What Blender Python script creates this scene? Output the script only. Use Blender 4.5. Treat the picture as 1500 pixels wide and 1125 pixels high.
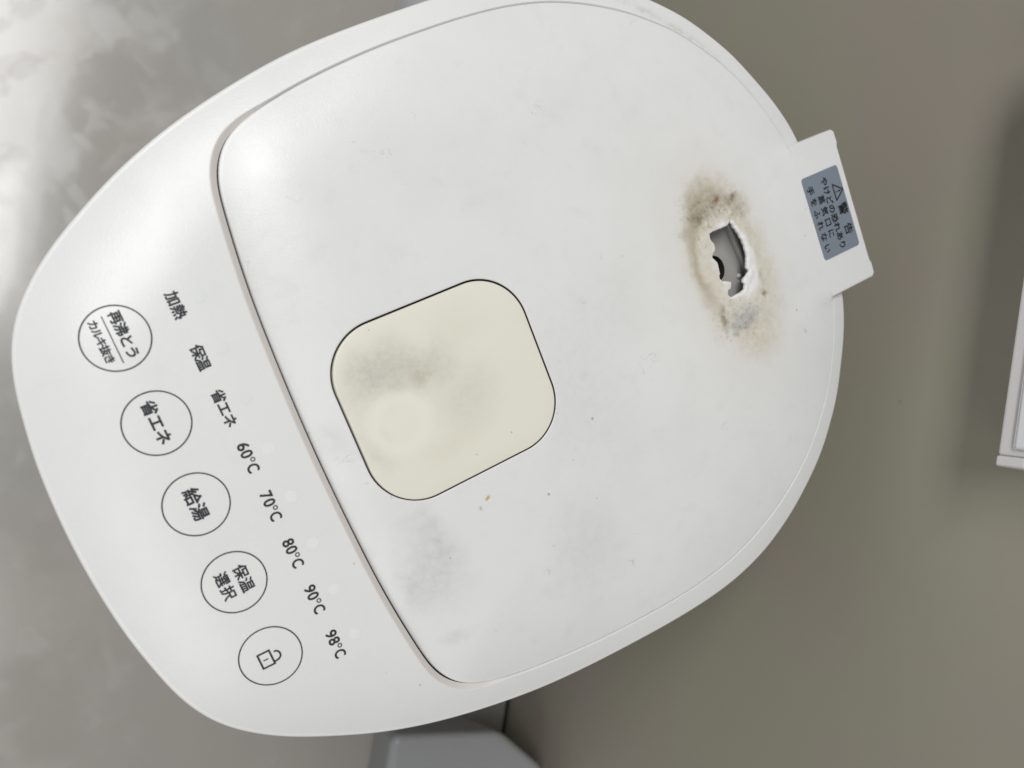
import bpy, bmesh, math, random
import numpy as np
from mathutils import Vector, Matrix, noise
from mathutils.geometry import delaunay_2d_cdt

random.seed(7)
for o in list(bpy.data.objects):
    bpy.data.objects.remove(o, do_unlink=True)
SC = bpy.context.scene
COL = SC.collection
H = 0.290                      # height of the pot's lid above the countertop

# ------------------------------------------------------------------ camera
cam_d = bpy.data.cameras.new('camera')
cam = bpy.data.objects.new('camera', cam_d)
COL.objects.link(cam)
R0 = Vector((0.8511282634, -0.3586958427, 0.3876251123)).normalized()    # image right
R1 = Vector((-0.4015748958, -0.9173811246, 0.0327150490)).normalized()   # image down
R2 = Vector((0.3438652094, -0.1835052169, -0.9212363963)).normalized()   # view direction
cam.matrix_world = Matrix((
    (R0.x, -R1.x, -R2.x, -0.06250739),
    (R0.y, -R1.y, -R2.y, 0.03680612),
    (R0.z, -R1.z, -R2.z, 0.21857766 + H),
    (0, 0, 0, 1)))
cam_d.sensor_width = 36.0
cam_d.lens = 36.0 * 1127.14 / 1500.0
cam_d.clip_start = 0.01
cam_d.clip_end = 50
cam_d.dof.use_dof = True
cam_d.dof.focus_distance = 0.243
cam_d.dof.aperture_fstop = 10.5
SC.camera = cam

# ------------------------------------------------------------------ world, lamps, exposure
W = bpy.data.worlds.new('World')
SC.world = W
W.use_nodes = True
bg = W.node_tree.nodes['Background']
bg.inputs['Color'].default_value = (0.94, 0.96, 1.0, 1)
bg.inputs['Strength'].default_value = 0.275


def ceiling_lamp(name, loc, sx, sy, power, col):
    """a long fluorescent panel in the ceiling, parallel to the wall behind the pot"""
    l = bpy.data.lights.new(name, 'AREA')
    l.shape = 'RECTANGLE'
    l.size, l.size_y = sx, sy
    l.energy = power
    l.color = col
    o = bpy.data.objects.new(name, l)
    COL.objects.link(o)
    o.location = loc
    o.rotation_euler = (0, 0, math.radians(57))
    return o


ceiling_lamp('ceiling_lamp', (-0.265, 0.95, 1.80), 1.30, 0.46, 26.0, (1.0, 0.996, 0.990))
ceiling_lamp('ceiling_lamp', (-1.25, -0.70, 1.80), 1.30, 0.46, 8.5, (1.0, 0.996, 0.990))
vs = SC.view_settings
vs.view_transform = 'Standard'
vs.look = 'None'
vs.exposure = 0.0
vs.gamma = 1.0
vs.use_curve_mapping = False


# ------------------------------------------------------------------ materials
class NT:
    def __init__(self, name):
        self.m = bpy.data.materials.new(name)
        self.m.use_nodes = True
        self.nt = self.m.node_tree
        self.b = self.nt.nodes['Principled BSDF']
        self.tc = self.nt.nodes.new('ShaderNodeTexCoord')
        self.P = self.tc.outputs['Object']

    def n(self, t, **kw):
        x = self.nt.nodes.new(t)
        for k, v in kw.items():
            setattr(x, k, v)
        return x

    def link(self, a, b):
        self.nt.links.new(a, b)

    def set(self, sock, v):
        if isinstance(v, bpy.types.NodeSocket):
            self.link(v, sock)
        else:
            sock.default_value = v

    def math(self, op, a, b=0.0, c=0.0, clamp=False):
        x = self.n('ShaderNodeMath', operation=op)
        x.use_clamp = clamp
        self.set(x.inputs[0], a)
        self.set(x.inputs[1], b)
        self.set(x.inputs[2], c)
        return x.outputs[0]

    def noise(self, scale, detail=3.0, rough=0.55, vec=None, dist=0.0):
        x = self.n('ShaderNodeTexNoise')
        x.inputs['Scale'].default_value = scale
        x.inputs['Detail'].default_value = detail
        x.inputs['Roughness'].default_value = rough
        x.inputs['Distortion'].default_value = dist
        self.link(vec if vec is not None else self.P, x.inputs['Vector'])
        return x

    def ramp(self, f, pts):
        x = self.n('ShaderNodeValToRGB')
        e = x.color_ramp.elements
        while len(e) < len(pts):
            e.new(0.5)
        for k, (p, c) in enumerate(pts):
            e[k].position = p
            e[k].color = (c, c, c, 1) if not isinstance(c, tuple) else (*c, 1)
        self.set(x.inputs[0], f)
        return x.outputs['Color']

    def ramp2(self, d, pts):
        """ramp over 0..2"""
        return self.ramp(self.math('MULTIPLY', d, 0.5), [(p * 0.5, c) for p, c in pts])

    def mix(self, f, a, b, mode='MIX'):
        x = self.n('ShaderNodeMix', data_type='RGBA', blend_type=mode)
        self.set(x.inputs[0], f)
        for s, v in ((x.inputs[6], a), (x.inputs[7], b)):
            self.set(s, (*v, 1) if isinstance(v, tuple) and len(v) == 3 else v)
        return x.outputs[2]

    def warped(self, scale, amount, detail=4.0):
        """object position pushed about by noise (metres)"""
        nz = self.noise(scale, detail)
        s = self.n('ShaderNodeVectorMath', operation='SUBTRACT')
        self.link(nz.outputs['Color'], s.inputs[0])
        s.inputs[1].default_value = (0.5, 0.5, 0.5)
        k = self.n('ShaderNodeVectorMath', operation='SCALE')
        self.link(s.outputs[0], k.inputs[0])
        k.inputs['Scale'].default_value = amount
        a = self.n('ShaderNodeVectorMath', operation='ADD')
        self.link(self.P, a.inputs[0])
        self.link(k.outputs[0], a.inputs[1])
        return a.outputs[0]

    def ell(self, c, r, rot=0.0, vec=None):
        """distance from c in units of the ellipse radii, in the xy plane"""
        mp = self.n('ShaderNodeMapping', vector_type='TEXTURE')
        mp.inputs['Location'].default_value = (c[0], c[1], 0)
        mp.inputs['Rotation'].default_value = (0, 0, rot)
        mp.inputs['Scale'].default_value = (r[0], r[1], 1)
        self.link(vec if vec is not None else self.P, mp.inputs['Vector'])
        mu = self.n('ShaderNodeVectorMath', operation='MULTIPLY')
        self.link(mp.outputs[0], mu.inputs[0])
        mu.inputs[1].default_value = (1, 1, 0)
        ln = self.n('ShaderNodeVectorMath', operation='LENGTH')
        self.link(mu.outputs[0], ln.inputs[0])
        return ln.outputs['Value']

    def blob(self, c, r, rot=0.0, vec=None, inner=0.0):
        """1 in the middle, soft to 0 at the ellipse"""
        d = self.ell(c, r, rot, vec)
        x = self.n('ShaderNodeMapRange', interpolation_type='SMOOTHSTEP')
        self.link(d, x.inputs['Value'])
        x.inputs['From Min'].default_value = 1.0
        x.inputs['From Max'].default_value = inner
        return x.outputs['Result']

    def bump(self, h, strength, dist=0.001, prev=None):
        x = self.n('ShaderNodeBump')
        x.inputs['Strength'].default_value = strength
        x.inputs['Distance'].default_value = dist
        self.link(h, x.inputs['Height'])
        if prev is not None:
            self.link(prev, x.inputs['Normal'])
        return x.outputs['Normal']

    def done(self, color=None, rough=0.5, normal=None, spec=0.5):
        if color is not None:
            self.set(self.b.inputs['Base Color'], (*color, 1) if isinstance(color, tuple) else color)
        self.set(self.b.inputs['Roughness'], rough)
        self.b.inputs['Specular IOR Level'].default_value = spec
        if normal is not None:
            self.link(normal, self.b.inputs['Normal'])
        return self.m


WHITE = (0.752, 0.756, 0.754)


def specks(t, col, scale, thr, amount, tint):
    """scattered tiny dirt specks and short hairs"""
    v = t.n('ShaderNodeTexVoronoi', feature='F1')
    v.inputs['Scale'].default_value = scale
    t.link(t.warped(900, 0.0006), v.inputs['Vector'])
    rnd = t.n('ShaderNodeSeparateColor')
    t.link(v.outputs['Color'], rnd.inputs[0])
    size = t.math('MULTIPLY', rnd.outputs[0], thr)
    m = t.math('LESS_THAN', v.outputs['Distance'], size)
    keep = t.math('GREATER_THAN', rnd.outputs[1], 1.0 - amount)
    m = t.math('MULTIPLY', m, keep)
    m = t.math('MULTIPLY', m, rnd.outputs[2])
    return t.mix(m, col, tint)


def satin(name, base=WHITE, rough=0.29, dirt=0.05, sp=0.5):
    t = NT(name)
    c = t.mix(0.0, base, base)
    big = t.ramp(t.noise(28, 4, 0.6).outputs['Fac'], [(0.45, 0.0), (0.75, 1.0)])
    c = t.mix(t.math('MULTIPLY', big, dirt * 1.6), c, (0.50, 0.505, 0.485))
    med = t.ramp(t.noise(130, 4, 0.6).outputs['Fac'], [(0.55, 0.0), (0.75, 1.0)])
    c = t.mix(t.math('MULTIPLY', med, dirt), c, (0.42, 0.42, 0.40))
    c = specks(t, c, 120, 0.065, sp, (0.40, 0.39, 0.365))
    g = t.noise(1900, 3, 0.7)
    nrm = t.bump(g.outputs['Fac'], 0.20, 0.0003)
    r = t.math('ADD', t.math('MULTIPLY', big, 0.06), rough)
    return t, c, r, nrm


def m_body():
    t, c, r, n = satin('white_satin_plastic')
    # worn greyish line of dirt close to the rear lid seam
    d = t.ell((0.045, 0.0), (0.1085, 0.1085), 0.0, t.warped(260, 0.0012, 4))
    ln = t.ramp2(d, [(0.99, 0.0), (1.008, 1.0), (1.015, 0.7), (1.028, 0.0)])
    rg = t.blob((0.132, 0.066), (0.050, 0.062), 0.0, None, 0.5)
    br = t.ramp(t.noise(260, 4, 0.7).outputs['Fac'], [(0.42, 0.15), (0.62, 1.0)])
    c = t.mix(t.math('MULTIPLY', t.math('MULTIPLY', ln, rg), t.math('MULTIPLY', br, 0.45)), c, (0.40, 0.385, 0.355))
    return t.done(c, r, n)


def m_lid():
    t, c, r, n = satin('white_lid_plastic', dirt=0.10, sp=0.7)
    grey = (0.45, 0.46, 0.43)
    w = t.warped(70, 0.016, 5)
    grit = t.ramp(t.noise(330, 4, 0.7).outputs['Fac'], [(0.32, 0.35), (0.66, 1.0)])
    for cx, cy, rx, ry, a in ((-0.024, -0.045, 0.012, 0.020, .34), (-0.0315, -0.052, 0.006, 0.010, .30),
                              (-0.022, -0.037, 0.006, 0.012, .18),
                              (-0.036, -0.001, 0.006, 0.007, .22), (-0.0355, 0.052, 0.013, 0.020, .10),
                              (0.040, -0.020, 0.020, 0.034, .15), (0.024, -0.064, 0.018, 0.022, .17),
                              (0.060, 0.004, 0.022, 0.020, .10), (-0.028, -0.071, 0.007, 0.003, .30),
                              (0.010, -0.070, 0.02, 0.012, .10)):
        f = t.blob((cx, cy), (rx * 1.25, ry * 1.25), 0.0, w)
        c = t.mix(t.math('MULTIPLY', t.math('MULTIPLY', f, grit), a * 1.3), c, grey)
    # cream cast of the rear part, baked by steam
    f = t.blob((0.098, -0.002), (0.052, 0.080), 0.0, w)
    c = t.mix(t.math('MULTIPLY', f, 0.30), c, (0.70, 0.685, 0.60))
    # short scuffs: wavy streaks, thresholded thin
    wv = t.noise(90, 3, 0.5, dist=1.5)
    st = t.ramp(wv.outputs['Fac'], [(0.485, 0.0), (0.5, 1.0), (0.515, 0.0)])
    pick = t.ramp(t.noise(75, 2, 0.5).outputs['Fac'], [(0.66, 0.0), (0.72, 1.0)])
    c = t.mix(t.math('MULTIPLY', t.math('MULTIPLY', st, pick), 0.45), c, (0.36, 0.35, 0.32))
    # steam burn round the vent
    w2 = t.warped(150, 0.0095, 5)
    d = t.ell((0.1108, -0.0022), (0.0158, 0.0300), 0.045, w2)
    fine = t.noise(420, 5, 0.65).outputs['Fac']
    fine_m = t.ramp(fine, [(0.32, 0.25), (0.66, 1.0)])
    tan = t.ramp2(d, [(0.42, 0.0), (0.54, 0.75), (0.85, 0.85), (1.0, 0.5), (1.30, 0.0)])
    c = t.mix(t.math('MULTIPLY', t.math('MULTIPLY', tan, fine_m), 0.85), c, (0.575, 0.515, 0.385))
    halo = t.ramp2(d, [(0.8, 0.60), (1.25, 0.22), (1.9, 0.0)])
    c = t.mix(t.math('MULTIPLY', halo, 0.50), c, (0.60, 0.56, 0.44))
    ring = t.ramp2(d, [(0.72, 0.0), (0.90, 1.0), (1.0, 0.7), (1.16, 0.0)])
    side = t.blob((0.102, 0.011), (0.024, 0.034), 0, w2, 0.4)
    c = t.mix(t.math('MULTIPLY', t.math('MULTIPLY', ring, side), 0.62), c, (0.33, 0.265, 0.165))
    # soot patches: upper end, dark dots, streak at the lower left, bluish ash below
    w3 = t.warped(600, 0.0022, 4)
    for cx, cy, rx, ry, rot, a, tint in (
            (0.1120, 0.0200, 0.0065, 0.0060, 0, .85, (0.27, 0.23, 0.16)),
            (0.1040, 0.0190, 0.0060, 0.0065, 0, .85, (0.26, 0.20, 0.12)),
            (0.1190, 0.0198, 0.0036, 0.0019, .4, 1.0, (0.08, 0.06, 0.035)),
            (0.1126, 0.0215, 0.0024, 0.0015, .2, 1.0, (0.18, 0.10, 0.035)),
            (0.1030, 0.0175, 0.0034, 0.0028, .2, .85, (0.18, 0.17, 0.10)),
            (0.1075, 0.0185, 0.0015, 0.0013, .2, .60, (0.20, 0.20, 0.19)),
            (0.1210, 0.0160, 0.0050, 0.0050, 0, .70, (0.30, 0.24, 0.15)),
            (0.1005, -0.0175, 0.0017, 0.0058, -.15, 1.0, (0.17, 0.125, 0.06)),
            (0.1200, -0.0155, 0.0014, 0.0018, .2, 1.0, (0.17, 0.12, 0.07)),
            (0.1210, -0.0100, 0.0016, 0.0040, .1, .40, (0.34, 0.29, 0.19)),
            (0.1090, -0.0205, 0.0095, 0.0050, 0, .80, (0.33, 0.345, 0.36)),
            (0.1110, -0.0220, 0.0052, 0.0018, .5, .80, (0.25, 0.26, 0.29)),
            (0.1050, -0.0225, 0.0046, 0.0016, -.3, .75, (0.25, 0.26, 0.29)),
            (0.1030, -0.0245, 0.0020, 0.0013, 0, .85, (0.22, 0.20, 0.16)),
            (0.1130, -0.0300, 0.0100, 0.0090, 0, .35, (0.50, 0.43, 0.30))):
        f = t.blob((cx, cy), (rx * 1.3, ry * 1.3), rot, w3)
        c = t.mix(t.math('MULTIPLY', t.math('MULTIPLY', f, fine_m), a), c, tint)
    # crusty dark flecks through the scorch
    fl = t.ramp(t.noise(680, 5, 0.7).outputs['Fac'], [(0.56, 0.0), (0.66, 1.0)])
    up = t.blob((0.1095, 0.0165), (0.020, 0.016), 0, w2, 0.3)
    lo = t.blob((0.1060, -0.0200), (0.016, 0.014), 0, w2, 0.3)
    fl = t.math('MULTIPLY', fl, t.math('MAXIMUM', up, t.math('MULTIPLY', lo, 0.8)))
    c = t.mix(t.math('MULTIPLY', fl, 0.65), c, (0.17, 0.135, 0.085))
    # bare melted edge: bright white plastic
    hd = t.ell((0.1132, -0.0006), (0.0072, 0.0138), 0.10, t.warped(300, 0.0030, 4))
    wh = t.ramp2(hd, [(0.93, 1.0), (1.14, 0.0)])
    c = t.mix(t.math('MULTIPLY', wh, 0.92), c, (0.80, 0.795, 0.775))
    # orange food crumb
    f = t.blob((-0.0022, -0.0352), (0.0013, 0.0008), 0.6, w3)
    c = t.mix(t.math('MULTIPLY', f, 0.95), c, (0.50, 0.33, 0.06))
    f = t.blob((-0.0055, -0.0372), (0.0009, 0.0008), 0.0, w3)
    c = t.mix(t.math('MULTIPLY', f, 0.6), c, (0.35, 0.34, 0.30))
    return t.done(c, r, n)


def m_button():
    t = NT('yellowed_button_plastic')
    c = t.mix(0.0, (0.765, 0.752, 0.655), (0.765, 0.752, 0.655))
    w = t.warped(110, 0.010, 5)
    fine = t.ramp(t.noise(700, 4, 0.7).outputs['Fac'], [(0.3, 0.5), (0.7, 1.0)])
    for cx, cy, rx, ry, a, tint in ((-0.018, 0.013, 0.015, 0.011, .72, (0.42, 0.42, 0.37)),
                                    (-0.005, 0.009, 0.011, 0.009, .60, (0.44, 0.42, 0.35)),
                                    (-0.008, 0.0065, 0.0035, 0.003, .45, (0.42, 0.35, 0.27)),
                                    (0.004, -0.004, 0.014, 0.012, .40, (0.48, 0.48, 0.42)),
                                    (-0.027, -0.006, 0.005, 0.010, .45, (0.46, 0.45, 0.38)),
                                    (-0.006, -0.016, 0.012, 0.006, .22, (0.60, 0.52, 0.42)),
                                    (0.008, 0.016, 0.012, 0.010, .20, (0.55, 0.53, 0.43))):
        f = t.blob((cx, cy), (rx * 1.25, ry * 1.25), 0.2, w)
        c = t.mix(t.math('MULTIPLY', t.math('MULTIPLY', f, fine), a), c, tint)
    d = t.ell((-0.0180, -0.0030), (0.0115, 0.0108), 0.0, t.warped(90, 0.003, 2))
    pal = t.ramp(d, [(0.0, 0.45), (0.45, 0.45), (0.60, 0.90), (0.74, 0.85), (1.0, 0.0)])
    c = t.mix(pal, c, (0.79, 0.782, 0.69))
    c = specks(t, c, 150, 0.05, 0.4, (0.30, 0.28, 0.22))
    g = t.noise(2600, 2, 0.6)
    return t.done(c, 0.36, t.bump(g.outputs['Fac'], 0.08, 0.0003))


def m_flat(name, col, rough=0.5, spec=0.5, var=0.0):
    t = NT(name)
    if var:
        f = t.noise(60, 4, 0.6).outputs['Fac']
        c = t.mix(t.math('MULTIPLY', f, var), col, tuple(x * 0.6 for x in col))
        return t.done(c, rough, None, spec)
    return t.done(col, rough, None, spec)


def m_groove():
    """bevel of the lid opening: shade painted in beside the panel, plain white along the flanks"""
    t = NT('shaded_seam_plastic')
    sp = t.n('ShaderNodeSeparateXYZ')
    t.link(t.warped(120, 0.012), sp.inputs[0])
    x = t.n('ShaderNodeMapRange', interpolation_type='SMOOTHSTEP')
    t.link(sp.outputs['X'], x.inputs['Value'])
    x.inputs['From Min'].default_value = -0.030
    x.inputs['From Max'].default_value = -0.008
    f = t.noise(160, 4, 0.6).outputs['Fac']
    d = t.mix(t.math('MULTIPLY', f, 0.35), (0.70, 0.675, 0.64), (0.55, 0.52, 0.48))  # mottled beige: shade of the bevel's turned-away face put into its colour
    return t.done(t.mix(x.outputs[0], d, WHITE), 0.42)


def m_counter():
    t = NT('counter_laminate')
    base = (0.335, 0.316, 0.288)
    f = t.noise(7, 4, 0.55).outputs['Fac']
    c = t.mix(t.ramp(f, [(0.40, 0.0), (0.62, 1.0)]), base, (0.322, 0.314, 0.291))
    # dried water film: patches of duller and glossier surface with soft outlines
    w = t.warped(16, 0.040, 2.5)
    p1 = t.ramp(t.noise(11, 2, 0.5, w).outputs['Fac'], [(0.44, 0.0), (0.53, 1.0)])
    p3 = t.ramp(t.noise(70, 2, 0.5, w).outputs['Fac'], [(0.50, 0.0), (0.62, 1.0)])
    p2 = t.ramp(t.noise(30, 1, 0.5, w).outputs['Fac'], [(0.60, 0.0), (0.66, 1.0)])
    r = t.math('ADD', t.math('MULTIPLY', p1, 0.09), 0.13)
    r = t.math('ADD', r, t.math('ADD', t.math('MULTIPLY', p2, 0.08), t.math('MULTIPLY', p3, 0.05)))
    c = t.mix(t.math('MULTIPLY', p2, 0.06), c, (0.42, 0.42, 0.41))
    g = t.noise(40, 2, 0.5)
    return t.done(c, r, t.bump(g.outputs['Fac'], 0.025, 0.002), 0.65)


def m_wall():
    t = NT('olive_wall_panel')
    f = t.ramp(t.noise(9, 4, 0.6).outputs['Fac'], [(0.42, 0.0), (0.60, 1.0)])
    c = t.mix(f, (0.335, 0.322, 0.250), (0.345, 0.310, 0.260))
    c = specks(t, c, 32, 0.055, 0.5, (0.10, 0.09, 0.07))
    g = t.noise(900, 3, 0.6)
    return t.done(c, 0.42, t.bump(g.outputs['Fac'], 0.08, 0.0005), 0.35)


M_BODY, M_LID, M_BUTTON = m_body(), m_lid(), m_button()
M_TAB = satin('white_tab_plastic', dirt=0.10, sp=0.7)
M_TAB = M_TAB[0].done(M_TAB[1], M_TAB[2], M_TAB[3])
M_GROOVE = m_groove()
M_LIP = m_flat('bare_torn_plastic', (0.80, 0.80, 0.785), 0.45, 0.4, 0.12)
M_DARK = m_flat('dark_gap', (0.075, 0.058, 0.047), 0.8, 0.2)
M_INK = m_flat('charcoal_ink', (0.030, 0.033, 0.038), 0.5, 0.3)
M_BLACK = m_flat('black_ink', (0.012, 0.013, 0.014), 0.5, 0.3)
M_LABEL = m_flat('blue_grey_sticker', (0.205, 0.240, 0.290), 0.42, 0.4, 0.12)
M_LED = m_flat('pale_lamp_window', (0.778, 0.783, 0.778), 0.33)
M_LED2 = m_flat('bluish_lamp_window', (0.735, 0.745, 0.757), 0.33)
M_CHAMBER = m_flat('grey_steam_chamber', (0.40, 0.395, 0.37), 0.30, 0.5, 0.2)
M_HOLE = m_flat('steam_pipe_dark', (0.03, 0.027, 0.02), 0.6)
M_DROP = m_flat('white_crumb', (0.8, 0.8, 0.78), 0.3)
M_HANDLE = m_flat('lilac_grey_handle', (0.36, 0.35, 0.355), 0.4, 0.5, 0.1)
M_COUNTER, M_WALL = m_counter(), m_wall()
M_SEAL = m_flat('black_sealant', (0.012, 0.012, 0.011), 0.7, 0.2)
M_BOX = m_flat('grey_box_plastic', (0.290, 0.297, 0.302), 0.45, 0.4, 0.15)
M_PLATE = m_flat('white_fitting_plastic', (0.74, 0.74, 0.75), 0.35, 0.5, 0.05)
M_RIM = m_flat('pale_fitting_rim', (0.67, 0.65, 0.645), 0.35, 0.5, 0.1)

# ------------------------------------------------------------------ helpers


def link_mesh(name, verts, faces, mats, parent=None, smooth=True, fmat=None, merge=1e-6, angle=None):
    me = bpy.data.meshes.new(name)
    me.from_pydata([tuple(map(float, v)) for v in verts], [], [tuple(map(int, f)) for f in faces])
    for m in (mats if isinstance(mats, (list, tuple)) else [mats]):
        me.materials.append(m)
    if fmat is not None:
        for p, k in zip(me.polygons, fmat):
            p.material_index = k
    bm = bmesh.new()
    bm.from_mesh(me)
    if merge:
        bmesh.ops.remove_doubles(bm, verts=bm.verts, dist=merge)
    bmesh.ops.recalc_face_normals(bm, faces=bm.faces)
    for f in bm.faces:
        f.smooth = smooth
    if angle is not None:
        for e in bm.edges:
            if len(e.link_faces) == 2 and e.calc_face_angle(0) > angle:
                e.smooth = False
    bm.to_mesh(me)
    bm.free()
    o = bpy.data.objects.new(name, me)
    COL.objects.link(o)
    if parent is not None:
        o.parent = parent
    return o


def bm_obj(name, bm, mat, parent=None, smooth=True, angle=None):
    bmesh.ops.recalc_face_normals(bm, faces=bm.faces)
    for f in bm.faces:
        f.smooth = smooth
    if angle is not None:
        for e in bm.edges:
            if len(e.link_faces) == 2 and e.calc_face_angle(0) > angle:
                e.smooth = False
        areas = sorted(f.calc_area() for f in bm.faces)
        if len(areas) < 400:
            for f in bm.faces:
                if f.calc_area() > 12 * areas[len(areas) // 2]:
                    f.smooth = False
    me = bpy.data.meshes.new(name)
    bm.to_mesh(me)
    bm.free()
    for m in (mat if isinstance(mat, (list, tuple)) else [mat]):
        me.materials.append(m)
    o = bpy.data.objects.new(name, me)
    COL.objects.link(o)
    if parent is not None:
        o.parent = parent
    return o


def tag(o, label=None, cat=None, group=None, kind=None):
    for k, v in (('label', label), ('category', cat), ('group', group), ('kind', kind)):
        if v:
            o[k] = v
    return o


def catmull(pts, step):
    """closed smooth curve through pts, resampled evenly"""
    P = np.array(pts, float)
    n = len(P)
    out = []
    for i in range(n):
        p0, p1, p2, p3 = P[i - 1], P[i], P[(i + 1) % n], P[(i + 2) % n]
        for t in np.linspace(0, 1, 12, endpoint=False):
            out.append(0.5 * ((2 * p1) + (-p0 + p2) * t + (2 * p0 - 5 * p1 + 4 * p2 - p3) * t * t
                              + (-p0 + 3 * p1 - 3 * p2 + p3) * t ** 3))
    return resample(np.array(out), step)


def resample(P, step):
    Q = np.vstack([P, P[:1]])
    s = np.r_[0, np.cumsum(np.hypot(*np.diff(Q, axis=0).T))]
    k = max(8, int(round(s[-1] / step)))
    u = np.linspace(0, s[-1], k, endpoint=False)
    return np.c_[np.interp(u, s, Q[:, 0]), np.interp(u, s, Q[:, 1])]


def smooth_closed(P, it):
    for _ in range(it):
        P = 0.5 * P + 0.25 * (np.roll(P, 1, 0) + np.roll(P, -1, 0))
    return P


def normals2(P):
    """outward normals of a counter-clockwise closed curve"""
    t = np.roll(P, -1, 0) - np.roll(P, 1, 0)
    t /= np.hypot(t[:, 0], t[:, 1])[:, None]
    return np.c_[t[:, 1], -t[:, 0]]


def ccw(P):
    a = np.sum(P[:, 0] * np.roll(P[:, 1], -1) - np.roll(P[:, 0], -1) * P[:, 1])
    return P if a > 0 else P[::-1]


def dist_to(P, Q):
    """distance from points Q to the closed polyline P"""
    Q = np.atleast_2d(Q)
    A, B = P, np.roll(P, -1, 0)
    best = np.full(len(Q), 9.0)
    for a, b in zip(A, B):
        ab = b - a
        t = np.clip(((Q - a) @ ab) / (ab @ ab + 1e-18), 0, 1)
        d = Q - a - t[:, None] * ab
        best = np.minimum(best, np.hypot(d[:, 0], d[:, 1]))
    return best


def inside(P, Q):
    x, y = Q[:, 0], Q[:, 1]
    c = np.zeros(len(Q), bool)
    for (x1, y1), (x2, y2) in zip(P, np.roll(P, -1, 0)):
        m = (y1 > y) != (y2 > y)
        c ^= m & (x < (x2 - x1) * (y - y1) / (y2 - y1 + 1e-30) + x1)
    return c


def mirror_half(half):
    h = np.array(half, float) / 1000
    low = h[1:-1][::-1] * np.array([1, -1])
    return ccw(np.vstack([h, low]))


def patch(outer, holes, step, extra=None):
    """triangulated region between closed curves: verts2d, faces"""
    lo, hi = outer.min(0), outer.max(0)
    gx, gy = np.meshgrid(np.arange(lo[0], hi[0], step), np.arange(lo[1], hi[1], step))
    gx[1::2] += step / 2
    G = np.c_[gx.ravel(), gy.ravel()]
    if extra is not None:
        G = np.vstack([G, extra])
    k = inside(outer, G) & (dist_to(outer, G) > step * 0.4)
    for h in holes:
        k &= ~inside(h, G)
        k &= dist_to(h, G) > min(step * 0.4, 0.0006)
    G = G[k]
    loops = [outer] + list(holes)
    V, E = [], []
    for L in loops:
        b = len(V)
        V += [Vector(p) for p in L]
        E += [(b + i, b + (i + 1) % len(L)) for i in range(len(L))]
    V += [Vector(p) for p in G]
    vo, eo, fo, *_ = delaunay_2d_cdt(V, E, [], 0, 1e-7)
    vo = np.array([tuple(v) for v in vo])
    F = np.array([f for f in fo if len(f) == 3])
    cen = vo[F].mean(1)
    k = inside(outer, cen)
    for h in holes:
        k &= ~inside(h, cen)
    return vo, F[k]


class Build:
    def __init__(self):
        self.v, self.f, self.m = [], [], []

    def add(self, verts, faces, mat=0):
        b = len(self.v)
        self.v += [tuple(p) for p in verts]
        self.f += [tuple(b + int(i) for i in f) for f in faces]
        self.m += [mat] * len(faces)

    def rings(self, rings, mat=0):
        """skin a list of closed rings of equal length"""
        for a, b in zip(rings[:-1], rings[1:]):
            n = len(a)
            self.add(list(a) + list(b), [(i, (i + 1) % n, n + (i + 1) % n, n + i) for i in range(n)], mat)

    def cap(self, ring, mat=0):
        self.add(list(ring), [tuple(range(len(ring)))], mat)


def ring3(P2, z):
    z = np.broadcast_to(z, (len(P2),))
    return np.c_[P2, z]


# ------------------------------------------------------------------ pot outlines (metres, pot axis = x, front at -x)
OUT_H = [(157.5, 0), (157.4, 15), (156.2, 30), (151.8, 43), (145.3, 55), (139, 65.2), (132, 73.5), (124, 81.7),
         (112, 90.5), (100.9, 97), (87, 102.8), (72, 106.1), (58, 107), (43, 106.7), (28, 105.7), (14, 104.5),
         (1, 103.0), (-10, 101.2), (-21, 98.7), (-35, 94.8), (-48, 90.2), (-60, 84.8), (-71, 78.6), (-80.5, 72.6),
         (-87.5, 67), (-93.5, 60.8), (-98, 53.8), (-101.3, 45), (-103.4, 35), (-105, 25.5), (-106.1, 13), (-106.5, 0)]
LID_H = [(154.5, 0), (153.7, 15), (151.3, 29.7), (148.5, 37.5), (144.7, 46.3), (138.7, 56.8), (131.2, 66.4),
         (120.4, 77), (112.5, 82.6), (104, 87.6), (96, 91.3), (86, 95.0), (76, 97.6), (66, 99.1), (56, 99.7),
         (44, 99.6), (32, 98.9), (20, 97.9), (9, 96.5), (-1, 94.9), (-10.5, 93.0), (-19, 90.8), (-26, 88.4),
         (-31.5, 85.0), (-35.3, 80.3), (-37.5, 75.2), (-38.7, 69.5), (-40.0, 60), (-41, 51), (-41.8, 41),
         (-42.4, 28), (-42.8, 15), (-43, 0)]
OUT = smooth_closed(catmull(mirror_half(OUT_H), 0.0022), 6)
LID = smooth_closed(catmull(mirror_half(LID_H), 0.0015), 4)


def sstep(a, b, x):
    t = np.clip((x - a) / (b - a), 0, 1)
    return t * t * (3 - 2 * t)


def z_body(Q):
    Q = np.atleast_2d(Q)
    d = dist_to(OUT, Q)
    f = sstep(0.055, -0.01, Q[:, 0])
    wid = 0.020 + 0.010 * f
    drop = 0.0026 + 0.0032 * f
    z = -0.0008 - drop * np.clip(1 - d / wid, 0, 1) ** 2
    return H + z - 0.03 * np.clip(-Q[:, 0] - 0.055, 0, 1)


def z_lid(Q):
    Q = np.atleast_2d(Q)
    d = dist_to(LID, Q)
    z = 0.0008 - (0.0022 + 0.0026 * sstep(0.055, -0.01, Q[:, 0])) * np.clip(1 - d / 0.028, 0, 1) ** 2
    w = sstep(0.0302, 0.0280, np.abs(Q[:, 1])) * sstep(0.118, 0.134, Q[:, 0])
    return H + z * (1 - w) + 0.0002 * w


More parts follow.
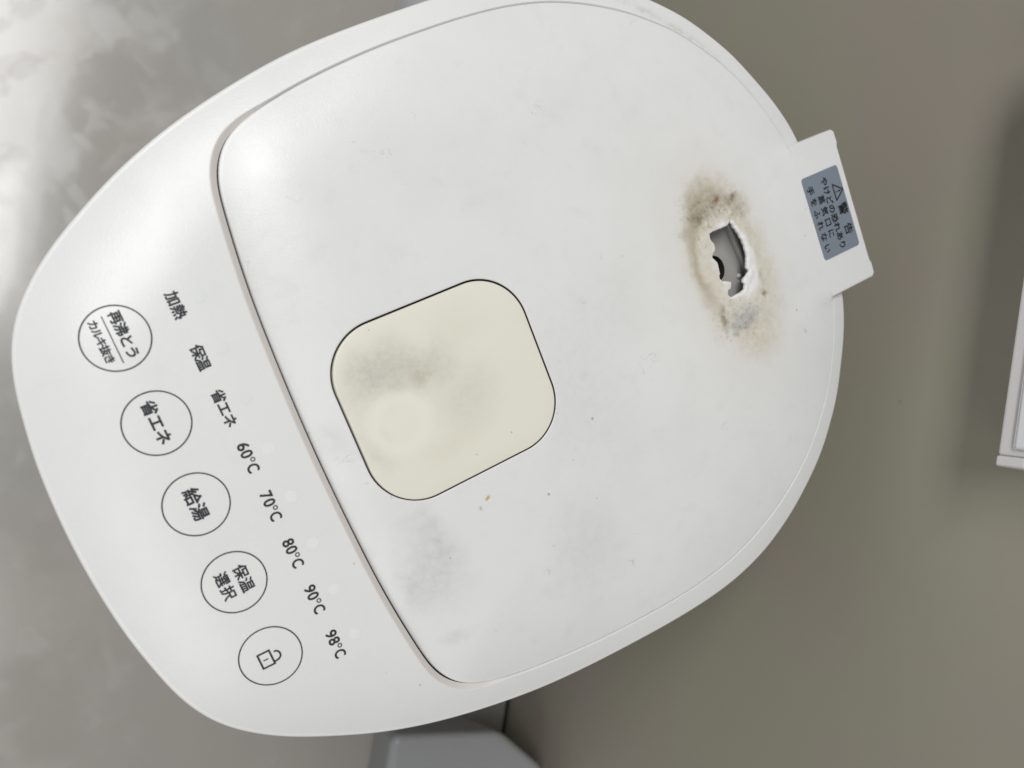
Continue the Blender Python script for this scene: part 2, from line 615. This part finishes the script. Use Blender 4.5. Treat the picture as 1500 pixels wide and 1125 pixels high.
# ------------------------------------------------------------------ the pot
pot = bpy.data.objects.new('electric_pot', None)
COL.objects.link(pot)
tag(pot, 'white electric hot water pot seen from above, with control panel and burnt steam vent', 'electric pot')

# the outlines were measured on the level of the button; carry them down the sight line to their own level
CX, CZ = -0.0625, 0.2186
for _ in range(3):
    if _ == 0:
        OUT_0, LID_0 = OUT.copy(), LID.copy()
    for name_, base, fz, lv, extra in (('o', OUT_0, z_body, -0.002, -0.0012), ('l', LID_0, z_lid, -0.001, 0.0)):
        cur = OUT if name_ == 'o' else LID
        k = (CZ - (fz(cur) - H + extra)) / (CZ - lv)
        new = np.c_[CX + (base[:, 0] - CX) * k, base[:, 1] * k]
        if name_ == 'o':
            OUT = new
        else:
            LID = new

# --- body: panel and rim, rolled outer edge, outer wall, chamfered lid opening
R_F = 0.0010
n_out = normals2(OUT)
inset = OUT - n_out * R_F
inset2 = OUT - n_out * (R_F + 0.0005)
nl = normals2(LID)
cham = 0.0005 + 0.0012 * sstep(-0.012, -0.033, LID[:, 0])           # wide bevel beside the panel, narrow elsewhere
GAP = 0.00008 + 0.00034 * sstep(-0.026, -0.041, LID[:, 0])
open_lo = LID + nl * GAP[:, None]
open_hi = LID + nl * (GAP + cham)[:, None]
B = Build()
open_sup = LID + nl * (GAP + cham + 0.0004)[:, None]
v2, f2 = patch(inset2, [open_sup], 0.0020)
B.add(np.c_[v2, z_body(v2)], f2, 0)
B.rings([ring3(inset2, z_body(inset2)), ring3(inset, z_body(inset))], 0)
B.rings([ring3(open_sup, z_body(open_sup)), ring3(open_hi, z_body(open_hi))], 0)
zi = z_body(inset)
rings = [ring3(inset, zi)]
for a in np.linspace(0, math.pi / 2, 8)[1:]:
    rings.append(ring3(inset + n_out * R_F * math.sin(a), zi - R_F * (1 - math.cos(a))))
zt = rings[-1][:, 2]
cen = np.array([0.02, 0.0])
for k, zz in enumerate((0.275, 0.262, 0.22, 0.15, 0.08, 0.02, 0.006, 0.0)):
    s = (0.998, 0.992, 0.982, 0.968, 0.955, 0.945, 0.94, 0.925)[k]
    rings.append(ring3(cen + (OUT - cen) * s, np.minimum(zt - 0.002, zz)))
B.rings(rings, 0)
B.cap(rings[-1], 0)
zh = z_body(open_hi)
mid = open_hi * 0.5 + open_lo * 0.5
depth = 0.0006 + 0.0006 * (cham / 0.002)
B.rings([ring3(open_hi, zh), ring3(open_hi * .88 + open_lo * .12, zh - depth * 0.06),
         ring3(mid, zh - depth * 0.45), ring3(open_lo, zh - depth)], 1)
B.rings([ring3(open_lo, zh - depth), ring3(open_lo, H - 0.016)], 2)
B.cap(ring3(open_lo, H - 0.016), 2)
body = link_mesh('body', B.v, B.f, [M_BODY, M_GROOVE, M_DARK], pot, True, B.m, 1e-6, math.radians(38))


# --- lid
def rrect(hx, hy, r, step):
    pts = []
    for sx, sy, a0 in ((1, 1, 0), (-1, 1, 90), (-1, -1, 180), (1, -1, 270)):
        for a in np.linspace(a0, a0 + 90, 25):
            pts.append((sx * (hx - r) + r * math.cos(math.radians(a)), sy * (hy - r) + r * math.sin(math.radians(a))))
    return ccw(resample(np.array(pts), step))


BTN = rrect(0.0312, 0.0273, 0.0155, 0.0010)
nb = normals2(BTN)
hole_btn = BTN + nb * 0.00040 + np.array([-0.00010, 0.00016])
HOLE = np.array([
    (105.6, 11.3), (107.1, 11.6), (111.2, 11.5), (114.1, 11.5), (115.0, 12.2), (115.5, 12.7), (115.7, 11.8),
    (116.4, 9.8), (117.4, 7.2), (117.9, 4.6), (118.2, 2.8), (117.9, 0.9), (117.7, -1.0), (116.7, -3.0),
    (116.0, -4.8), (116.6, -6.0), (115.2, -6.9), (113.4, -7.6), (112.7, -8.7), (113.3, -9.9), (112.5, -11.3),
    (109.7, -11.8), (106.3, -11.9), (105.2, -10.9), (105.8, -9.1), (106.9, -9.3), (107.8, -8.2), (108.1, -6.9),
    (105.1, -5.6), (104.3, -4.5), (104.1, -3.4), (104.8, -2.7), (105.0, -1.2), (105.3, 1.2), (104.2, 2.9),
    (104.2, 3.9), (105.0, 4.8), (105.9, 5.1), (106.4, 6.4), (106.4, 7.7), (105.7, 8.6), (105.4, 9.9)]) / 1000
HOLE = ccw(resample(ccw(HOLE), 0.00035))
HOLE = HOLE + np.array([(noise.noise((p[0] * 1800, p[1] * 1800, 3)), noise.noise((p[0] * 1800, p[1] * 1800, 9)))
                        for p in HOLE]) * 0.00022
RL = 0.0007
lid_in = LID - nl * RL
lid_in2 = LID - nl * (RL + 0.0005)
nh = normals2(HOLE)
hole_edge = HOLE + nh * 0.0008
hole_edge = smooth_closed(hole_edge, 2)
edge_btn = hole_btn + nb * 0.00025
gx, gy = np.meshgrid(np.arange(0.092, 0.131, 0.0007), np.arange(-0.026, 0.026, 0.0007))
fine_pts = np.c_[gx.ravel(), gy.ravel()]
fine_pts = fine_pts + np.array([(random.uniform(-1, 1), random.uniform(-1, 1)) for _ in fine_pts]) * 0.00018


def z_lid2(Q):
    """lid surface plus the blistered crust round the burnt vent"""
    z = z_lid(Q)
    near = np.hypot((Q[:, 0] - 0.111) / 0.02, Q[:, 1] / 0.026) < 1
    if near.any():
        q = Q[near]
        d = dist_to(HOLE, q)
        right = 0.35 + 0.65 * sstep(0.108, 0.115, q[:, 0])
        k = np.clip(1 - d / (0.0052 * right + 0.001), 0, 1) ** 1.3
        nz = np.array([noise.fractal((p[0] * 620, p[1] * 620, 0.3), 0.8, 2.1, 4) for p in q])
        n2 = np.array([noise.noise((p[0] * 240, p[1] * 240, 5.3)) for p in q])
        add = k * (0.00030 + 0.00042 * nz * right + 0.00030 * n2)
        far = np.clip(1 - d / 0.014, 0, 1) * 0.00008 * nz
        z[near] += add + far
    return z


L = Build()
edge_sup = edge_btn + nb * 0.0004
v2, f2 = patch(lid_in2, [edge_sup, hole_edge], 0.0024, fine_pts)
L.add(np.c_[v2, z_lid2(v2)], f2, 0)
L.rings([ring3(lid_in2, z_lid2(lid_in2)), ring3(lid_in, z_lid2(lid_in))], 0)
L.rings([ring3(edge_sup, z_lid2(edge_sup)), ring3(edge_btn, z_lid2(edge_btn))], 0)
zi = z_lid2(lid_in)
rings = [ring3(lid_in, zi)]
for a in np.linspace(0, math.pi / 2, 6)[1:]:
    rings.append(ring3(lid_in + nl * RL * math.sin(a), zi - RL * (1 - math.cos(a))))
rings.append(ring3(LID, H - 0.010))
L.rings(rings, 0)
zb = z_lid2(edge_btn)
L.rings([ring3(edge_btn, zb), ring3(hole_btn * .7 + edge_btn * .3, zb - 0.00006), ring3(hole_btn, zb - 0.00025)], 0)
L.rings([ring3(hole_btn, zb - 0.00025), ring3(hole_btn, H - 0.005)], 1)
L.cap(ring3(hole_btn, H - 0.005), 1)
ze = z_lid2(hole_edge)
L.rings([ring3(hole_edge, ze), ring3(HOLE * .6 + hole_edge * .4, ze - 0.00012), ring3(HOLE, ze - 0.0005),
         ring3(HOLE + nh * 0.0001, ze - 0.0013)], 2)
lid = link_mesh('lid', L.v, L.f, [M_LID, M_DARK, M_LIP], pot, True, L.m, 1e-6, math.radians(50))

# --- lid release button
K = Build()
RB = 0.0004
b_in = BTN - nb * RB
v2, f2 = patch(b_in, [], 0.004)


def z_btn(Q):
    return H + 0.0003 + 0.0004 * (1 - (Q[:, 0] / 0.032) ** 2) * (1 - (Q[:, 1] / 0.028) ** 2)


K.add(np.c_[v2, z_btn(v2)], f2)
zi = z_btn(b_in)
rings = [ring3(b_in, zi)]
for a in np.linspace(0, math.pi / 2, 5)[1:]:
    rings.append(ring3(b_in + nb * RB * math.sin(a), zi - RB * (1 - math.cos(a))))
rings.append(ring3(BTN, H - 0.0045))
K.rings(rings)
button = link_mesh('lid_button', K.v, K.f, M_BUTTON, pot, True, None, 1e-6, math.radians(50))
button['label'] = 'yellowed square push button with grey smudges'

# --- steam chamber seen through the vent
C = Build()
ch = rrect(0.0165, 0.0205, 0.006, 0.0012) + np.array([0.1135, -0.0005])
pipe_c, pipe_r = np.array([0.1103, -0.0020]), 0.0042
pipe = np.array([(pipe_c[0] + pipe_r * math.cos(a), pipe_c[1] + pipe_r * 1.15 * math.sin(a))
                 for a in np.linspace(0, 2 * math.pi, 40, endpoint=False)])
zf = H - 0.0085
v2, f2 = patch(ch, [pipe], 0.002)
C.add(np.c_[v2, np.full(len(v2), zf) + 0.0012 * np.clip(np.abs(v2[:, 1]) / 0.02, 0, 1) ** 2 * 0], f2, 0)
C.rings([ring3(ch, zf), ring3(ch, H - 0.0024)], 0)
big = pipe_c + (pipe - pipe_c) * 1.0
C.rings([ring3(big, zf), ring3(pipe_c + (pipe - pipe_c) * 0.96, zf - 0.004)], 1)
C.cap(ring3(pipe_c + (pipe - pipe_c) * 0.96, zf - 0.004), 1)
chamber = link_mesh('steam_chamber', C.v, C.f, [M_CHAMBER, M_HOLE], pot, True, C.m, 1e-6, math.radians(40))


def tube(pts, rad, seg=10):
    bm = bmesh.new()
    rings = []
    P = [Vector(p) for p in pts]
    for i, p in enumerate(P):
        t = (P[min(i + 1, len(P) - 1)] - P[max(i - 1, 0)]).normalized()
        a = t.cross(Vector((0.03, 0.05, 1))).normalized()
        b = t.cross(a)
        r = rad[i] if isinstance(rad, (list, tuple)) else rad
        rings.append([bm.verts.new(p + a * r * math.cos(2 * math.pi * k / seg) + b * r * math.sin(2 * math.pi * k / seg))
                      for k in range(seg)])
    for a, b in zip(rings[:-1], rings[1:]):
        for k in range(seg):
            bm.faces.new((a[k], a[(k + 1) % seg], b[(k + 1) % seg], b[k]))
    bm.faces.new(rings[0])
    bm.faces.new(rings[-1])
    return bm


bm_obj('ridge', tube([(0.1208, 0.0150, zf + 0.0006), (0.1210, 0.009, zf + 0.0008), (0.1226, -0.006, zf + 0.0008),
                      (0.1232, -0.0150, zf + 0.0004)], 0.0013, 12), M_CHAMBER, chamber, True, math.radians(60))
for (px, py, r) in ((0.1190, -0.0078, 0.00085), (0.1203, -0.0100, 0.00040), (0.1184, -0.0098, 0.00026),
                    (0.1205, -0.0140, 0.00015)):
    bm = bmesh.new()
    bmesh.ops.create_icosphere(bm, subdivisions=2, radius=r)
    for v in bm.verts:
        v.co += v.co.normalized() * noise.noise(v.co * 3000 + Vector((px * 900, 0, 0))) * r * 0.35
        v.co += Vector((px, py, zf + r * 0.6))
    bm_obj('crumb', bm, M_DROP, chamber)

# --- rear tab of the lid with its notched end
tab2 = np.array([(150.2, -28.7), (171.6, -28.7), (173.0, -27.6), (173.2, -23.2), (171.5, -22.1), (171.5, 22.1),
                 (173.2, 23.2), (173.0, 27.8), (171.8, 28.8), (150.2, 28.8)]) / 1000
bm = bmesh.new()
zt_, zb_ = H + 0.00026, H - 0.0062
top = [bm.verts.new((x, y, zt_)) for x, y in tab2]
bot = [bm.verts.new((x, y, zb_)) for x, y in tab2]
ft = bm.faces.new(top)
bm.faces.new(bot[::-1])
for i in range(len(tab2)):
    j = (i + 1) % len(tab2)
    bm.faces.new((top[i], bot[i], bot[j], top[j]))
bm.edges.ensure_lookup_table()
be = [e for e in bm.edges if (e.verts[0] in top and e.verts[1] in top)
      and not (abs(e.verts[0].co.x - 0.1502) < 1e-5 and abs(e.verts[1].co.x - 0.1502) < 1e-5)]
bmesh.ops.bevel(bm, geom=be, offset=0.0006, segments=4, affect='EDGES', profile=0.5)
tab = bm_obj('rear_tab', bm, M_TAB, pot, True, math.radians(35))


# ------------------------------------------------------------------ printed ink: flat shapes laid 0.1 mm over the surface
def surf_panel(p):
    return z_body(p)


LIFT = 0.00011


def ink(name, V2, F, mat, parent, zf_, lift=LIFT):
    V3 = np.array(V2, float)
    V2 = V3[:, :2]
    z = zf_(V2) + lift + (V3[:, 2] if V3.shape[1] > 2 else 0)
    return link_mesh(name, np.c_[V2, z], F, mat, parent, False, None, 0)


GC = {}


def glyph(ch, bold):
    key = (ch, bold)
    if key not in GC:
        cu = bpy.data.curves.new('glyph', 'FONT')
        cu.body = ch
        cu.size = 1.0
        cu.align_x = 'CENTER'
        cu.resolution_u = 4
        o = bpy.data.objects.new('glyph', cu)
        COL.objects.link(o)
        dg = bpy.context.evaluated_depsgraph_get()
        me = bpy.data.meshes.new_from_object(o.evaluated_get(dg))
        V = np.array([tuple(v.co)[:2] for v in me.vertices]) if len(me.vertices) else np.zeros((0, 2))
        F = [tuple(p.vertices) for p in me.polygons]
        bpy.data.objects.remove(o, do_unlink=True)
        bpy.data.curves.remove(cu)
        bpy.data.meshes.remove(me)
        GC[key] = (V, F)
    return GC[key]


class Ink:
    """collects glyphs and strokes in reading coordinates: s along the line (towards -y), t up (towards +x)"""

    def __init__(self):
        self.v, self.f = [], []

    def put(self, V, F, dz=0.0):
        b = len(self.v)
        self.v += [(p[0], p[1], dz) for p in V]
        self.f += [tuple(b + i for i in f) for f in F]

    def fat(self, V, F, w):
        """the shape printed heavier: shifted prints, each a few microns above the last"""
        V = np.array(V)
        for k, (a, b) in enumerate(((0, 0), (1, 0), (-1, 0), (0, 1), (0, -1), (.7, .7), (-.7, .7), (.7, -.7), (-.7, -.7))):
            self.put(V + np.array([a, b]) * w, F, k * 3e-6)
            if w == 0:
                break

    def char(self, ch, x_lo, x_hi, y_c, width=None, em=None, bold=0.012):
        """fit the ink of one character between x_lo and x_hi, or set it by its em box"""
        V, F = glyph(ch, bold)
        lo, hi = V.min(0), V.max(0)
        if em is None:
            k = (x_hi - x_lo) / (hi[1] - lo[1])
            kx = k if width is None else width / (hi[0] - lo[0])
            s = (V[:, 0] - (lo[0] + hi[0]) / 2) * kx
            t = (V[:, 1] - lo[1]) * k + x_lo
        else:
            s = V[:, 0] * em
            t = (V[:, 1] - 0.375) * em + (x_lo + x_hi) / 2
        self.fat(np.c_[t, y_c - s], F, bold * (em if em else (x_hi - x_lo)))

    def line(self, text, x_lo, x_hi, y_a, y_b, em_k=1.06, bold=0.012):
        """characters of equal pitch whose ink runs from y_a down to y_b"""
        n = len(text)
        em = (x_hi - x_lo) * em_k
        half = em * 0.45
        for i, c in enumerate(text):
            yc = (y_a + y_b) / 2 if n == 1 else (y_a - half) + (y_b + half - y_a + half) * i / (n - 1)
            self.char(c, x_lo, x_hi, yc, em=em, bold=bold)

    def stroke(self, pts, w, closed=False):
        P = np.array(pts, float)
        n = len(P)
        if closed:
            t = np.roll(P, -1, 0) - np.roll(P, 1, 0)
        else:
            t = np.gradient(P, axis=0)
        t /= np.hypot(t[:, 0], t[:, 1])[:, None] + 1e-12
        m = np.c_[-t[:, 1], t[:, 0]] * w / 2
        V = np.vstack([P + m, P - m])
        F = [(i, (i + 1) % n, n + (i + 1) % n, n + i) for i in range(n if closed else n - 1)]
        self.put(V, F)

    def seg(self, a, b, w):
        a, b = np.array(a, float), np.array(b, float)
        self.stroke([a + (b - a) * k / 4 for k in range(5)], w)

    def out(self, name, mat, parent, zf_, lift=LIFT):
        return ink(name, self.v, self.f, mat, parent, zf_, lift)


mm = 0.001
# touch key rings with their legends
for i, yc in enumerate((47.72, 23.86, 0.05, -23.80, -47.60)):
    r = 8.40
    ring = Ink()
    ring.stroke([((-76.4 + r * math.cos(a)) * mm, (yc + r * math.sin(a)) * mm)
                 for a in np.linspace(0, 2 * math.pi, 120, endpoint=False)], 0.36 * mm, True)
    key = ring.out('touch_key', M_INK, pot, surf_panel)
    leg = Ink()
    if i == 0:
        leg.line('再沸とう', -75.75 * mm, -72.70 * mm, 54.1 * mm, 41.4 * mm, 1.12, 0.034)
        leg.seg((-77.2 * mm, 54.05 * mm), (-77.2 * mm, 41.2 * mm), 0.27 * mm)
        leg.line('カルキ抜き', -80.95 * mm, -78.6 * mm, 53.9 * mm, 42.2 * mm, 1.12, 0.034)
        key['label'] = 'round touch key for reboiling'
    elif i == 1:
        leg.line('省エネ', -78.2 * mm, -74.6 * mm, 30.0 * mm, 18.1 * mm, 1.14, 0.030)
        key['label'] = 'round touch key for energy saving'
    elif i == 2:
        leg.line('給湯', -78.6 * mm, -74.4 * mm, 4.5 * mm, -4.2 * mm, 1.08, 0.026)
        key['label'] = 'round touch key for dispensing'
    elif i == 3:
        leg.line('保温', -75.7 * mm, -72.0 * mm, -20.1 * mm, -27.7 * mm, 1.08, 0.024)
        leg.line('選択', -80.7 * mm, -77.1 * mm, -19.8 * mm, -27.5 * mm, 1.08, 0.024)
        key['label'] = 'round touch key for keep warm choice'
    else:
        x0, x1, y0, y1 = -79.48, -76.2, -45.7, -50.0
        w = 0.52
        for a, b in (((x0, y0 + w / 2), (x0, y1 - w / 2)), ((x1, y0 + w / 2), (x1, y1 - w / 2)),
                     ((x0 + w / 2, y0), (x1 - w / 2, y0)), ((x0 + w / 2, y1), (x1 - w / 2, y1))):
            leg.seg((a[0] * mm, a[1] * mm), (b[0] * mm, b[1] * mm), w * mm)
        leg.seg((-78.65 * mm, -47.85 * mm), (-77.25 * mm, -47.85 * mm), 0.34 * mm)
        sh = [(-76.02, -49.42), (-75.5, -49.42), (-75.0, -49.36), (-74.45, -49.1), (-74.05, -48.7), (-73.88, -48.1),
              (-73.95, -47.5), (-74.25, -47.0), (-74.7, -46.72), (-75.2, -46.66)]
        leg.stroke([(a * mm, b * mm) for a, b in sh], 0.52 * mm)
        key['label'] = 'round touch key with open padlock sign'
    leg.out('key_legend', M_INK, key, surf_panel)

# row of indicator legends and their lamps
for i, txt in enumerate(('加熱', '保温', '省エネ', '60', '70', '80', '90', '98')):
    yc = 50.25 - 14.82 * i
    leg = Ink()
    if i < 3:
        hw = (3.55, 3.35, 5.25)[i]
        leg.line(txt, -61.55 * mm, -58.15 * mm, (yc + hw) * mm, (yc - hw) * mm, 1.10, 0.028)
    else:
        lo, hi = -61.2 * mm, -58.1 * mm
        leg.char(txt[0], lo, hi, (yc + 3.40) * mm, 1.82 * mm, bold=0.034)
        leg.char(txt[1], lo, hi, (yc + 1.15) * mm, 1.82 * mm, bold=0.034)
        rr = 0.52
        leg.stroke([((-58.78 + rr * math.cos(a)) * mm, (yc - 0.82 + rr * math.sin(a)) * mm)
                    for a in np.linspace(0, 2 * math.pi, 28, endpoint=False)], 0.30 * mm, True)
        leg.char('C', lo, hi, (yc - 3.05) * mm, 2.15 * mm, bold=0.034)
    lg = leg.out('indicator_legend', M_INK, pot, surf_panel)
    lg['label'] = 'printed legend ' + txt + ('°C' if i > 2 else '')
    rl = (1.7, 1.5, 1.6, 1.75, 1.75, 1.75, 1.7, 1.7)[i]
    th = np.linspace(0, 2 * math.pi, 28, endpoint=False)
    V = [(-53.8 * mm, (yc + 0.15) * mm)] + [((-53.8 + rl * math.cos(a)) * mm, (yc + 0.15 + rl * math.sin(a)) * mm)
                                            for a in th]
    F = [(0, 1 + k, 1 + (k + 1) % 28) for k in range(28)]
    ink('indicator_lamp', V, F, M_LED2 if i < 3 else M_LED, pot, surf_panel, 0.00006)

# warning sticker on the rear tab
ztab = lambda Q: np.full(len(Q), H + 0.00026)
lab2 = rrect(0.0092, 0.0156, 0.0012, 0.0006) + np.array([0.1604, 0.0005])
S = Build()
S.rings([ring3(lab2, H + 0.0002), ring3(lab2, H + 0.00034)])
S.cap(ring3(lab2, H + 0.00034))
sticker = link_mesh('warning_sticker', S.v, S.f, M_LABEL, pot, False)
sticker['label'] = 'blue grey warning sticker with black print'
wt = Ink()
tri = np.array([(164.75, 9.85), (164.75, 3.75), (169.2, 6.8)]) * mm
for a, b in ((0, 1), (1, 2), (2, 0)):
    wt.seg(tri[a], tri[b], 0.50 * mm)
wt.seg((168.0 * mm, 6.8 * mm), (166.3 * mm, 6.8 * mm), 0.50 * mm)
wt.seg((165.9 * mm, 6.8 * mm), (165.45 * mm, 6.8 * mm), 0.50 * mm)
wt.line('警', 164.6 * mm, 168.8 * mm, 2.25 * mm, -2.2 * mm, 1.12, 0.020)
wt.line('告', 164.6 * mm, 168.5 * mm, -5.5 * mm, -10.0 * mm, 1.12, 0.020)
wt.line('やけどの恐れあり', 160.2 * mm, 162.8 * mm, 13.6 * mm, -13.8 * mm, 1.30, 0.028)
wt.line('蒸気口に', 156.5 * mm, 159.2 * mm, 7.8 * mm, -8.1 * mm, 1.24, 0.026)
wt.line('手をふれない', 152.7 * mm, 155.4 * mm, 12.4 * mm, -12.6 * mm, 1.24, 0.026)
wt.out('warning_text', M_BLACK, sticker, ztab, 0.00014)

# carrying handle: pivot lugs on both flanks, bow hanging down behind
for sy in (1, -1):
    bm = bmesh.new()
    bmesh.ops.create_uvsphere(bm, u_segments=28, v_segments=18, radius=1)
    for v in bm.verts:
        x, y, z = v.co
        f = lambda a, e: math.copysign(abs(a) ** e, a)
        v.co = Vector((0.0655 + 0.0230 * f(x, .75), sy * (0.1045 + 0.0245 * f(y, .75)), H - 0.046 + 0.0215 * f(z, .75)))
    bm_obj('handle_pivot', bm, M_HANDLE, pot)
hp = [(0.068, 0.117, H - 0.056), (0.085, 0.116, H - 0.075), (0.115, 0.110, H - 0.110), (0.145, 0.088, H - 0.140),
      (0.162, 0.05, H - 0.155), (0.167, 0.0, H - 0.160), (0.162, -0.05, H - 0.155), (0.145, -0.088, H - 0.140),
      (0.115, -0.110, H - 0.110), (0.085, -0.116, H - 0.075), (0.068, -0.117, H - 0.056)]
bm_obj('carrying_handle', tube(hp, [.006, .007, .008, .008, .009, .009, .009, .008, .008, .007, .006], 14), M_HANDLE, pot)

# ------------------------------------------------------------------ countertop and wall behind (seam runs at 57 degrees)
AU = math.radians(57.0)
U = Vector((math.cos(AU), math.sin(AU), 0))
N = Vector((math.sin(AU), -math.cos(AU), 0))       # into the wall
P0 = Vector((0.02689, -0.28756, 0))                # on the seam line


def at(u, n, z):
    p = P0 + U * u + N * n
    return Vector((p.x, p.y, z))


def slab(name, u0, u1, n0, n1, z0, z1, mat, parent=None, bev=0.0, seg=3, rot=None):
    bm = bmesh.new()
    vs_ = [bm.verts.new(at(u, n, z)) for z in (z0, z1) for (u, n) in ((u0, n0), (u1, n0), (u1, n1), (u0, n1))]
    for f in ((3, 2, 1, 0), (4, 5, 6, 7), (0, 1, 5, 4), (1, 2, 6, 5), (2, 3, 7, 6), (3, 0, 4, 7)):
        bm.faces.new([vs_[i] for i in f])
    if bev:
        bmesh.ops.bevel(bm, geom=list(bm.edges), offset=bev, segments=seg, affect='EDGES', profile=0.5)
    return bm_obj(name, bm, mat, parent, bool(bev), math.radians(35) if bev else None)


counter = slab('countertop', -1.3, 1.9, -1.15, -0.0016, -0.04, 0.0, M_COUNTER)
tag(counter, kind='structure')
seal = slab('sealant_strip', -1.3, 1.9, -0.0016, 0.0016, -0.04, -0.0012, M_SEAL, counter)
wall = slab('wall', -1.3, 1.9, 0.0016, 0.10, -0.04, 1.9, M_WALL)
tag(wall, kind='structure')

# white fitting on the wall (only its lower corner is in the picture)
fit = bpy.data.objects.new('wall_fitting', None)
COL.objects.link(fit)
fit.location = at(0.30, 0.0016, 0.3480)
tag(fit, 'white plastic box fixed to the olive wall above the counter', 'wall fitting')
inv = Matrix.Translation(-fit.location)
for nm, args in (('back_plate', (0.2340, 0.371, -0.0195, 0.0016, 0.3480, 0.456, M_RIM, None, 0.0010)),
                 ('front_cover', (0.2362, 0.368, -0.0208, -0.0195, 0.3535, 0.453, M_PLATE, None, 0.0010)),
                 ('corner_tip', (0.2306, 0.2340, -0.0200, 0.0012, 0.3480, 0.3575, M_RIM, None, 0.0008))):
    o = slab(nm, *args)
    o.data.transform(inv)
    o.parent = fit

# grey box standing against the wall at the bottom of the picture
zbx = 0.090
poly = [(-0.0505, -0.199), (0.007, -0.235), (0.0225, -0.273), (-0.043, -0.374), (-0.1285, -0.3185)]
bm = bmesh.new()
top = [bm.verts.new((x, y, zbx)) for x, y in poly]
bc = Vector((-0.045, -0.285))
bot = [bm.verts.new((*(bc + (Vector(p) - bc) * 0.68), 0.0005)) for p in poly]
bm.faces.new(top)
bm.faces.new(bot[::-1])
for i in range(5):
    bm.faces.new((top[i], bot[i], bot[(i + 1) % 5], top[(i + 1) % 5]))
bmesh.ops.bevel(bm, geom=[e for e in bm.edges], offset=0.005, segments=4, affect='EDGES', profile=0.5)
box = bm_obj('storage_box', bm, M_BOX, None, True, math.radians(35))
tag(box, 'grey plastic box standing on the counter against the wall', 'box')
